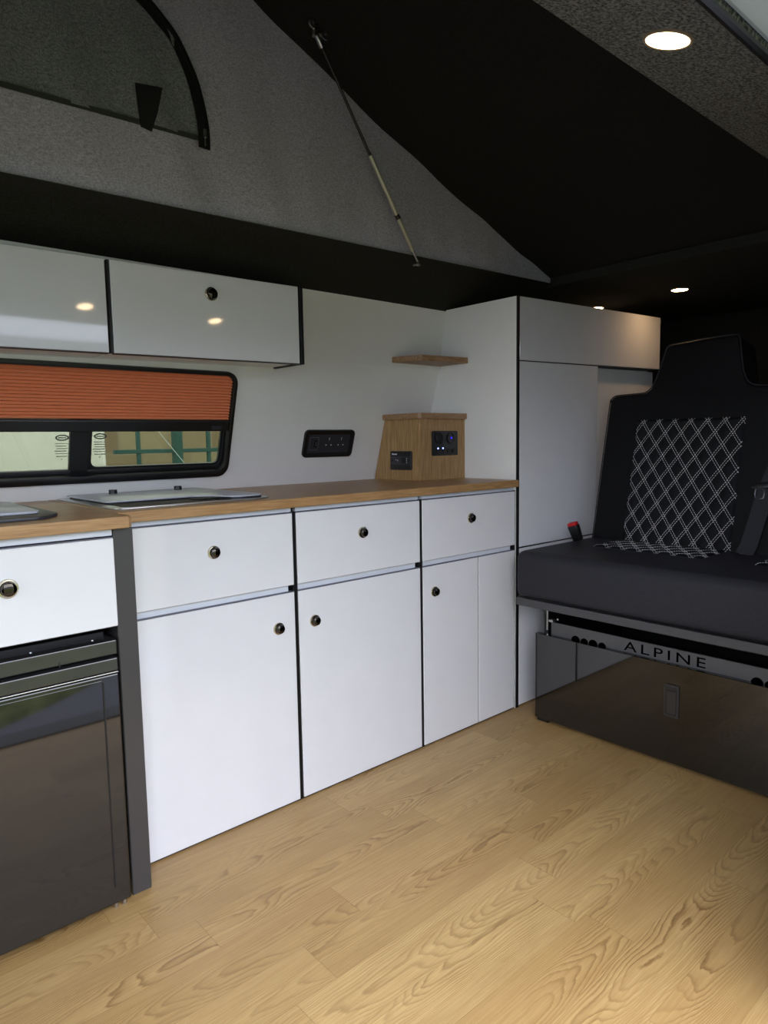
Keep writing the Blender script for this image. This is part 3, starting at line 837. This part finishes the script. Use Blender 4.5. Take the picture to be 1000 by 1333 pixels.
bm = bm_new(); ribbon(bm, smoothpath([(-.976, 1.526)] + [(x - .0125, z) for x, z in arc]), .027, CY - .010, .003); zp = obj('zip', bm, M['zip'], t)
bm = bm_new(); tube(bm, [(x, CY - .014, z) for x, z in smoothpath([(x - .008, z) for x, z in arc])], .0022, 6); obj('zip_teeth', bm, M['plastic'], zp)
bm = bm_new(); box(bm, (-.979, CY - .019, 1.546), (-.972, CY - .012, 1.566), .002); box(bm, (-.978, CY - .018, 1.530), (-.974, CY - .013, 1.546), .001); obj('zip_slider', bm, M['steel'], zp)
bm = bm_new(); ribbon(bm, [(-1.62, 1.532), (-1.3, 1.539), (-.975, 1.546)], .010, CY - .0075, .002); obj('hem', bm, M['hem'], t)
bm = bm_new(); prism(bm, [(-1.128, CY - .012, 1.616), (-1.071, CY - .016, 1.622), (-1.083, CY - .014, 1.570), (-1.097, CY - .011, 1.529), (-1.120, CY - .011, 1.533), (-1.125, CY - .012, 1.575)], (0, -.002, 0)); obj('strap', bm, M['webbing'], t, label='short black webbing tab')
# opposite canvas and front canvas of the same raised roof
t2 = thing('roof_canvas', 'grey canvas of the pop-top roof on the door side, out of view above the door', 'canvas', (-.7, -.81, 1.39))
canvas_side(-.826, -1, 'canvas_panel', M['canvas'], t2)
bm = bm_new(); box(bm, (-1.752, -.82, 1.37), (-1.748, .125, 2.10)); obj('front_panel', bm, M['canvas'], t2)
struct_bm = bm_new(); box(struct_bm, (-2.79, -1.0, 1.40), (-1.745, .3, 1.44)); struct('ceiling', struct_bm, M['headliner'])

# gas strut
t = thing('gas_strut', 'thin gas strut with silver tube holding up the raised roof', 'strut', (-.322, .095, 1.385))
A, B = Vector((-.314, .108, 1.379)), Vector((-.725, .032, 1.834))
d = (B - A)
def on(s): return A + d * s
bm = bm_new(); cyl(bm, on(.065), on(.512), .0062, n=20, w=.0012); tb = obj('tube', bm, M['alu'], t, True)
bm = bm_new(); cyl(bm, on(.512), on(.94), .0036, n=14); obj('rod', bm, M['plastic'], t, True)
bm = bm_new(); cyl(bm, on(.0), on(.07), .0028, n=12); lathe(bm, on(0), (0, -1, 0), [(0, -.008), (.006, -.006), (.0075, 0), (.006, .006), (0, .008)], 16); cyl(bm, on(0), on(0) + Vector((0, .02, 0)), .0035, n=12); obj('lower_ball_joint', bm, M['steel'], t, True)
bm = bm_new(); cyl(bm, on(.225), on(.245), .0068, n=20); obj('tube_ring', bm, M['plastic'], t, True)
bm = bm_new()
cyl(bm, on(.93), on(.975), .0065, n=16, w=.001)
top = on(.975)
box(bm, top + Vector((-.008, -.004, -.004)), top + Vector((.006, .008, .014)), .002)
for p in (Vector((-.016, -.004, .018)), Vector((.024, .0, .006))):
    q = top + p
    lathe(bm, q + Vector((0, -.002, 0)), (0, -1, 0), [(.0035, .003), (.0095, .003), (.0095, -.002), (.0035, -.002), (.0035, .003)], 18)
    tube(bm, [top + Vector((0, .002, .01)), top + p * .5 + Vector((0, .002, .004)), q + Vector((0, .002, 0))], .0035, 8)
obj('roof_bracket', bm, M['steel'], t, True)

# ------------------------------------------------------------------ ceiling lights
def downlight(label, x, y, z, tilt=0, lens='lamp'):
    t = thing('ceiling_light', label, 'light', (x, y, z), 'round recessed ceiling lights')
    bm = bm_new(); lathe(bm, (x, y, z), (0, math.sin(tilt), -math.cos(tilt)), [(.0315, -.004), (.0315, .0018), (.030, .003), (.0275, .0025), (.027, .0)], 40); obj('bezel', bm, M['bezel'], t, True)
    bm = bm_new(); lathe(bm, (x, y, z), (0, math.sin(tilt), -math.cos(tilt)), [(.0272, .0), (.0268, .0022), (.02, .003), (0, .0032)], 40); obj('lens', bm, M[lens], t, True)
downlight('nearest and largest lit round light in the ceiling above the doorway', -.850, -.893, 1.3800, .245)
downlight('lit round ceiling light above the seat headrest', .757, -.149, 1.4005, 0, 'lamp_warm')
downlight('lit round ceiling light half hidden behind the tall cupboard top', .80, .215, 1.395)
downlight('round ceiling light over the doorway beyond the right edge', -.33, -.893, 1.3800, .245)
downlight('added round ceiling light over the doorway, out of view', -1.45, -.893, 1.3800, .245)  # unseen lamp, added for more light and reflections along the doorway

# ------------------------------------------------------------------ bench seat
t = thing('bench_seat', 'black quilted two-seat bench with glossy black base beside the tall cupboard', 'seat', (.25, -.6, 0))
YE = -1.04
bm = bm_new(); hull(bm, [(-.034, YE, .012), (-.034, -.102, .012), (-.016, -.102, .012), (-.016, YE, .012), (-.034, YE, .279), (-.034, -.102, .279), (-.016, -.102, .279), (-.016, YE, .279)], .001, 1)
fp = obj('base_front', bm, M['gloss'], t, label='glossy black front board')
# latch
bm = bm_new(); prism(bm, [(-.034, y, z) for y, z in rrect(-.555, -.515, .138, .226, .004)], (-.004, 0, 0), .001); l = obj('latch', bm, M['latch'], fp)
bm = bm_new(); box(bm, (-.0392, -.547, .2085), (-.0378, -.523, .2135)); ring(bm, [(-.038, y, z) for y, z in rrect(-.550, -.520, .146, .219, .003)], [(-.038, y, z) for y, z in rrect(-.5475, -.5225, .1485, .2165, .003)], (-.0008, 0, 0)); obj('latch_slot', bm, M['dark'], fp)
for x in (.0, .4):
    for y in (-.125, -.95):
        bm = bm_new(); box(bm, (x - .028 if x == 0 else x, y - .02, 0), (x + .03, y + .02, .012), .003); obj('foot', bm, M['plastic'], t)
bm = bm_new(); box(bm, (.46, YE, .0), (.475, -.11, .36)); box(bm, (-.014, YE, .012), (.46, YE + .015, .36)); box(bm, (.012, -.115, .012), (.46, -.103, .365)); obj('box_frame', bm, M['dark'], t)
bm = bm_new(); box(bm, (-.0145, YE + .02, .02), (-.0095, -.146, .317), .0008, 1); pl = obj('letter_panel', bm, M['panel'], t, label='charcoal plate with cut-out letters')
# cut-out lettering ALPINE
cu = bpy.data.curves.new('lettering', 'FONT'); cu.body = 'ALPINE'; cu.size = .040; cu.extrude = .0006; cu.space_character = 1.33; cu.align_x = 'CENTER'
to = bpy.data.objects.new('tmp', cu); C.objects.link(to); bpy.context.view_layer.update()
me = bpy.data.meshes.new_from_object(to); bpy.data.objects.remove(to); 
xs_ = [v.co.x for v in me.vertices]; ys_ = [v.co.y for v in me.vertices]
sx = .225 / (max(xs_) - min(xs_)); cx_ = (max(xs_) + min(xs_)) / 2
sz = .026 / (max(ys_) - min(ys_))
bm = bm_new(); bm.from_mesh(me)
for v in bm.verts:
    u, w_, h = (v.co.x - cx_) * sx - .009, (v.co.y - min(ys_)) * sz, v.co.z
    v.co = Vector((-.0150 - h, -.508 - u, .2835 + w_))
obj('lettering', bm, M['hole'], pl, recalc=True)
for y0 in (-.232, -.735):
    for k in range(4):
        y = y0 - k * .029
        bm = bm_new()
        lathe(bm, (-.0146, y, .277), (-1, 0, 0), [(.0145 - (.002 if k % 2 else 0), 0), (.0145 - (.002 if k % 2 else 0), .001), (0, .001)], 24)
        obj('round_cut_out', bm, M['hole'], pl)
# bracket at the left end
bm = bm_new(); cyl(bm, (.0, -.122, .285), (.0, -.122, .36), .003, n=12); box(bm, (-.012, -.150, .315), (.006, -.134, .322), .001); lathe(bm, (-.008, -.165, .327), (-1, 0, 0), [(.003, 0), (.003, .002), (0, .003)], 12); obj('hinge_bracket', bm, M['steel'], t)
# seat board and cushion
bm = bm_new(); box(bm, (-.066, YE, .364), (.44, -.052, .389), .003); obj('seat_board', bm, M['board'], t)
def softbox(bm, a, b, rnd, nx=10, ny=14, nz=6, crown=0.0):
    tt = bmesh.new(); bmesh.ops.create_cube(tt, size=1)
    c = Vector([(a[i] + b[i]) / 2 for i in range(3)]); dd = Vector([abs(b[i] - a[i]) for i in range(3)])
    for v in tt.verts: v.co = Vector([c[i] + v.co[i] * dd[i] for i in range(3)])
    bev(tt, tt.edges[:], rnd, 6)
    merge(bm, tt)
bm = bm_new(); softbox(bm, (-.078, YE - .01, .389), (.40, -.052, .535), .028)
cu_ = obj('seat_cushion', bm, M['leather2'], t, True)
tt = None
bm = bm_new(); tube(bm, [(-.074, y, .397) for y in (YE, -.8, -.5, -.1)] + [(-.06, -.057, .397), (.1, -.055, .397), (.38, -.055, .397)], .0022, 6); obj('piping', bm, M['leather'], cu_, True)

# stitched diamonds on a surface given by a mapping f(u, v) -> point, with u, v in metres
def diamonds(f, U, V, pu, pv, r=.00043, dash=.0052, gap=.0024):
    bm = bm_new()
    def line(u0, v0, du, dv):
        L = math.hypot(du, dv); s = 0.0
        while s < L:
            e = min(s + dash, L); a = (u0 + du * s / L, v0 + dv * s / L); b = (u0 + du * e / L, v0 + dv * e / L)
            if all(0 <= q[0] <= U and 0 <= q[1] <= V for q in (a, b)):
                P, Q = f(*a), f(*b); d_ = (Q - P).normalized()
                n_ = (f(a[0] + .001, a[1]) - P).cross(f(a[0], a[1] + .001) - P).normalized(); s_ = d_.cross(n_) * r
                n_ = n_ * r * .7
                vs = [bm.verts.new(x) for x in (P - s_ - n_, P + s_ - n_, P + s_ + n_, P - s_ + n_, Q - s_ - n_, Q + s_ - n_, Q + s_ + n_, Q - s_ + n_)]
                for fc in ((3, 2, 1, 0), (4, 5, 6, 7), (0, 1, 5, 4), (1, 2, 6, 5), (2, 3, 7, 6), (3, 0, 4, 7)): bm.faces.new([vs[i] for i in fc])
            s += dash + gap
    m = pv / pu                                   # slope
    k = -int(V / pv) - 2
    hw = .0042 / pu                               # half spacing of the double row, in pitches
    while k * pu < U + pu:
        for o_ in (-hw, hw):
            u0 = (k + o_) * pu; line(u0, 0, V / m, V)          # rising to the right
            u1 = (k + int(V / pv) + 2 + o_) * pu; line(u1, 0, -V / m, V)
        k += 1
    return bm

# backrest: leaning surface x = .206 + .2 z
SL = .2
def BR(y, z, off=0.0):
    n_ = Vector((-1, 0, SL)).normalized()
    return Vector((.206 + SL * z, y, z)) + n_ * off
outline = [(-.079, .47), (-.081, .74), (-.084, .975), (-.087, 1.0), (-.097, 1.010), (-.115, 1.014), (-.19, 1.016), (-.212, 1.020), (-.228, 1.034), (-.240, 1.062), (-.252, 1.11), (-.261, 1.150), (-.268, 1.162), (-.285, 1.168), (-.37, 1.174), (-.462, 1.176), (-.480, 1.173), (-.489, 1.160), (-.497, 1.12), (-.508, 1.07), (-.520, 1.040), (-.534, 1.025), (-.556, 1.018), (-.600, 1.016)]
full = outline + [(-1.199 - y + .0, z) for y, z in outline[::-1]]
full = full[:len(outline) + len(outline)]
def dense(p, n=3):
    out = []
    for i in range(len(p)):
        p0, p1, p2, p3 = (Vector(p[(i + j) % len(p)]) for j in (-1, 0, 1, 2))
        m = n if (p2 - p1).length > .004 else 1
        for k in range(m):
            q = k / m; lim = .25 * min((p2 - p1).length, .03)
            out.append(p1.lerp(p2, q) if (p2 - p1).length > .06 else .5 * ((2 * p1) + (p2 - p0) * q + (2 * p0 - 5 * p1 + 4 * p2 - p3) * q * q + (3 * p1 - p0 - 3 * p2 + p3) * q ** 3))
    return out
fd = dense(full)
def inset(P, d):
    N = len(P); out = []
    for i in range(N):
        t_ = (P[(i + 1) % N] - P[i - 1]).normalized(); out.append(P[i] + Vector((t_.y, -t_.x)) * d)
    return out
area = sum(fd[i].x * fd[(i + 1) % len(fd)].y - fd[(i + 1) % len(fd)].x * fd[i].y for i in range(len(fd)))
sg = -1 if area > 0 else 1
NBR = Vector((1, 0, -SL)).normalized()
bm = bm_new(); tt = bmesh.new(); rows = []
TH, RB = .13, .011
for k in range(5):
    a_ = R(90 * k / 4); rows.append([BR(q.x, q.y) + NBR * (RB - RB * math.sin(a_)) for q in inset(fd, sg * (RB - RB * math.cos(a_)))])
rows = rows[::-1]
for k in range(5):
    a_ = R(90 * k / 4); rows.append([BR(q.x, q.y) + NBR * (TH - RB + RB * math.sin(a_)) for q in inset(fd, sg * (RB - RB * math.cos(a_)))])
rv = [[tt.verts.new(p) for p in row] for row in rows]; N = len(fd)
for a_, b_ in zip(rv, rv[1:]):
    for i in range(N): tt.faces.new((a_[i], a_[(i + 1) % N], b_[(i + 1) % N], b_[i]))
from mathutils.geometry import tessellate_polygon
for row in (rv[0], rv[-1]):
    for tri in tessellate_polygon([[Vector((v.co.y, v.co.z, 0)) for v in row]]):
        try: tt.faces.new([row[k] for k in tri])
        except ValueError: pass
bmesh.ops.recalc_face_normals(tt, faces=tt.faces)
merge(bm, tt)
back = obj('backrest', bm, M['leather'], t, True)
bm = bm_new(); tube(bm, [BR(q.x, q.y, -.003) for q in fd], .0019, 6); obj('piping', bm, M['leather2'], back, True)

pu, pv = .0517, .0735
Q0 = (-.192, .515); QW, QH = .341, .413
def puff(u, v):
    a = u / pu + v / pv; b = u / pu - v / pv
    fa_ = abs((a % 1) - .5) * 2; fb_ = abs((b % 1) - .5) * 2
    return .0055 * (1 - fa_ ** 3) * (1 - fb_ ** 3)
def quilt(parent, y0, fmap, W_, H_, nu, nv, name='quilted_panel'):
    bm = bm_new(); tt = bmesh.new()
    grid = [[tt.verts.new(fmap(W_ * i / nu, H_ * j / nv)) for j in range(nv + 1)] for i in range(nu + 1)]
    for i in range(nu):
        for j in range(nv): tt.faces.new((grid[i][j], grid[i][j + 1], grid[i + 1][j + 1], grid[i + 1][j]))
    bmesh.ops.recalc_face_normals(tt, faces=tt.faces); merge(bm, tt)
    return obj(name, bm, M['quilt'], parent, True, label='quilted panel with diamond stitching')
for y0 in (-.192, -.667):
    def fm(u, v, y0=y0):
        k = min(1, min(u, QW - u, v + .1, QH - v) / .008) if 0 <= u <= QW and 0 <= v <= QH else 0
        return BR(y0 - u, Q0[1] + v, -.001 + .0045 * max(0, k) + puff(u, v) * max(0, k))
    fl = lambda u, v, fm=fm: fm(min(max(u, 0), QW), min(max(v, 0), QH)) + Vector((-1, 0, SL)) * .0004
    q = quilt(back, y0, fm, QW, QH, 106, 130)
    # the two families of lines sit on the puff valleys
    def fl2(u, v, fm=fm):
        return fm(u, v) + Vector((-1, 0, SL)) * .0004
    obj('stitching', diamonds(fl2, QW, QH, pu, pv), M['thread'], back, label='pale grey double diamond stitching')
    # seat part of the same pattern
    SQ = .165
    def fs(u, v, y0=y0):
        k = min(1, min(u, QW - u, v, SQ + .1 - v) / .008)
        return Vector((.150 + v, y0 + .012 - u, .5338 + .0035 * max(0, k) + puff(u, v) * .8 * max(0, k)))
    q = quilt(cu_, y0, fs, QW, SQ, 80, 40)
    def fs2(u, v, fs=fs): return fs(u, v) + Vector((0, 0, .0003))
    obj('stitching', diamonds(fs2, QW, SQ, pu, pv), M['thread'], cu_, label='pale grey double diamond stitching')

# seat belts
def buckle(label, p, lean):
    t = thing('seat_belt_buckle', label, 'seat belt', (p[0], p[1], p[2]))
    bm = bm_new()
    a = Vector(p); up = Vector((-.28, lean, 1)).normalized(); s = Vector((0, 1, -lean)).normalized(); f = up.cross(s)
    def blk(bm, h0, h1, w0, w1, th, w):
        pts = []
        for h, w_ in ((h0, w0), (h1, w1)):
            for sx_, sy_ in ((-1, -1), (1, -1), (1, 1), (-1, 1)): pts.append(a + up * h + s * w_ * sx_ + f * th * sy_)
        hull(bm, pts, w)
    blk(bm, 0, .054, .014, .018, .011, .004); obj('housing', bm, M['plastic'], t, True)
    bm = bm_new(); blk(bm, .0535, .064, .016, .015, .0105, .003); obj('release_button', bm, M['red'], t, True, label='red button')
buckle('black seat belt buckle with a red button by the tall cupboard', (.20, -.100, .5395), .22)

t = thing('seat_belt', 'black seat belt with metal tongue hanging over the middle of the bench back', 'seat belt', (.33, -.6, .53))
bm = bm_new()
path = [BR(-.672, 1.0, .010), BR(-.655, .85, .012), BR(-.615, .715, .014), BR(-.60, .64, .012), BR(-.585, .56, .012), BR(-.575, .530, .016)]
def strap(bm, path, wd, th, nrm):
    tt = bmesh.new(); rows = []
    for i, p in enumerate(path):
        d_ = (path[min(i + 1, len(path) - 1)] - path[max(i - 1, 0)]).normalized(); s_ = d_.cross(nrm).normalized() * wd / 2; n_ = nrm * th / 2
        rows.append([tt.verts.new(x) for x in (p - s_ - n_, p + s_ - n_, p + s_ + n_, p - s_ + n_)])
    for a, b in zip(rows, rows[1:]):
        for k in range(4): tt.faces.new((a[k], a[(k + 1) % 4], b[(k + 1) % 4], b[k]))
    tt.faces.new(rows[0][::-1]); tt.faces.new(rows[-1]); bmesh.ops.recalc_face_normals(tt, faces=tt.faces); merge(bm, tt)
NB = Vector((-1, 0, SL)).normalized()
strap(bm, path, .046, .0016, NB); obj('webbing', bm, M['leather2'], t)
bm = bm_new(); c0 = BR(-.61, .725, .020)
hull(bm, [BR(-.578, .716, .014), BR(-.655, .722, .014), BR(-.655, .722, .026), BR(-.578, .716, .026), BR(-.578, .732, .014), BR(-.655, .742, .014), BR(-.655, .742, .026), BR(-.578, .732, .026)], .003); obj('tongue_cover', bm, M['plastic'], t, True)
bm = bm_new(); tube(bm, [BR(-.600 - a, .703 + b, .020) for a, b in ((-.011, .013), (-.012, 0), (-.010, -.010), (0, -.013), (.011, -.011), (.013, 0), (.012, .013), (0, .015))], .0018, 8, closed=True); obj('metal_tongue', bm, M['steel'], t, True)

# ------------------------------------------------------------------ outside, seen through the window
t = thing('parked_van', 'white van parked outside, seen through the left window pane', 'van', (-3.0, 2.6, -.52))
bm = bm_new()
vp = [(-5.6, 1.6, -.22), (-.685, 1.6, -.22), (-.685, 1.6, 1.1), (-.80, 1.6, 1.42), (-5.0, 1.6, 1.42), (-5.45, 1.6, .75), (-5.6, 1.6, .45)]
prism(bm, vp, (0, 1.8, 0), .04, 3); obj('body', bm, M['vanpaint'], t, True)
bm = bm_new(); box(bm, (-5.3, 1.585, .36), (-.75, 1.602, .385), .004); box(bm, (-3.0, 1.588, -.15), (-2.985, 1.602, 1.35), .002); box(bm, (-1.6, 1.588, .5), (-1.592, 1.602, 1.35), .002); obj('side_moulding', bm, M['rail'], t)
bm = bm_new(); prism(bm, [(-5.15, 1.592, .72), (-4.2, 1.592, .72), (-4.2, 1.592, 1.28), (-4.85, 1.592, 1.28)], (0, .01, 0)); obj('cab_window', bm, M['plastic'], t)
for x in (-4.7, -1.6):
    bm = bm_new(); cyl(bm, (x, 1.57, -.20), (x, 1.80, -.20), .32, n=36, w=.02); w_ = obj('wheel', bm, M['tyre'], t, True)
    bm = bm_new(); cyl(bm, (x, 1.562, -.20), (x, 1.60, -.20), .19, n=30, w=.01); obj('hub_cap', bm, M['steel'], w_, True)

bm = bm_new(); box(bm, (-.9, 4.4, -.52), (9, 4.6, 2.4)); o = obj('brick_building', bm, M['brick']); o['label'] = 'tan block building behind the teal fence outside the window'; o['category'] = 'building'
t = thing('steel_fence', 'teal steel fence outside the window in front of the tan building', 'fence', (.6, 3.0, -.52))
for x, w_ in ((.275, .028), (1.75, .028), (3.2, .028)):
    bm = bm_new(); box(bm, (x - w_, 2.97, -.52), (x + w_, 3.03, 1.6), .005); obj('post', bm, M['teal'], t)
bm = bm_new()
for x in (.011, .5, .75, 1.0, 1.25, 1.5, 2.0, 2.25, 2.5, 2.75, 3.0): box(bm, (x - .012, 2.985, -.4), (x + .012, 3.01, 1.55), .003)
obj('upright_bars', bm, M['teal'], t)
bm = bm_new(); tube(bm, [(-.1, 2.95, 1.25), (.15, 2.95, .93), (.40, 2.95, .62)], .0022, 6); obj('stay_wire', bm, M['rail'], t)
for z in (-.2, .315, .83, 1.4):
    bm = bm_new(); box(bm, (-.15, 2.98, z - .012), (3.2, 3.005, z + .014), .003); obj('rail', bm, M['teal'], t)

# long grey building, added beyond the grass only for its reflection
t = thing('added_shed', 'long grey building added across the grass on the door side for the reflections', 'added_shed', (0, -17, -.52))
bm = bm_new(); box(bm, (-20, -20, -.52), (22, -17, 3.6)); obj('wall', bm, M['added_shed'], t)
bm = bm_new(); prism(bm, [(-20.3, -16.6, 3.5), (-20.3, -20.4, 3.5), (-20.3, -18.5, 4.5)], (42.6, 0, 0), .02); obj('roof', bm, M['rail'], t)

# ------------------------------------------------------------------ light
w = bpy.data.worlds.new('overcast_sky'); bpy.context.scene.world = w; w.use_nodes = True
nt = w.node_tree; bg = nt.nodes['Background']
tc = nt.nodes.new('ShaderNodeTexCoord'); no = nt.nodes.new('ShaderNodeTexNoise'); no.inputs['Scale'].default_value = 2.2; no.inputs['Detail'].default_value = 5
nt.links.new(tc.outputs['Generated'], no.inputs['Vector'])
rp = nt.nodes.new('ShaderNodeValToRGB'); rp.color_ramp.elements[0].color = (.66, .74, .98, 1); rp.color_ramp.elements[1].color = (.94, .96, 1.04, 1)
rp.color_ramp.elements[0].position = .35; rp.color_ramp.elements[1].position = .62
nt.links.new(no.outputs['Fac'], rp.inputs[0]); nt.links.new(rp.outputs[0], bg.inputs['Color'])
bg.inputs['Strength'].default_value = 5.0

# ------------------------------------------------------------------ camera
cam = bpy.data.cameras.new('camera'); co = bpy.data.objects.new('camera', cam); C.objects.link(co)
F = Vector((.6595042, .74457003, -.10329415)); Rv = Vector((.74732279, -.6642525, -.01665131)); U = Vector((.08101146, .06621247, .99451146))
co.matrix_world = Matrix(((Rv.x, U.x, -F.x, -1.7525810), (Rv.y, U.y, -F.y, -1.3484668), (Rv.z, U.z, -F.z, .8754280), (0, 0, 0, 1)))
cam.sensor_fit = 'HORIZONTAL'; cam.sensor_width = 36; cam.lens = 897.488 / 1000 * 36; cam.clip_start = .02
sc_ = bpy.context.scene; sc_.camera = co
sc_.view_settings.view_transform = 'Standard'; sc_.view_settings.look = 'None'; sc_.view_settings.gamma = 1; sc_.view_settings.use_curve_mapping = False
sc_.view_settings.exposure = 0.36
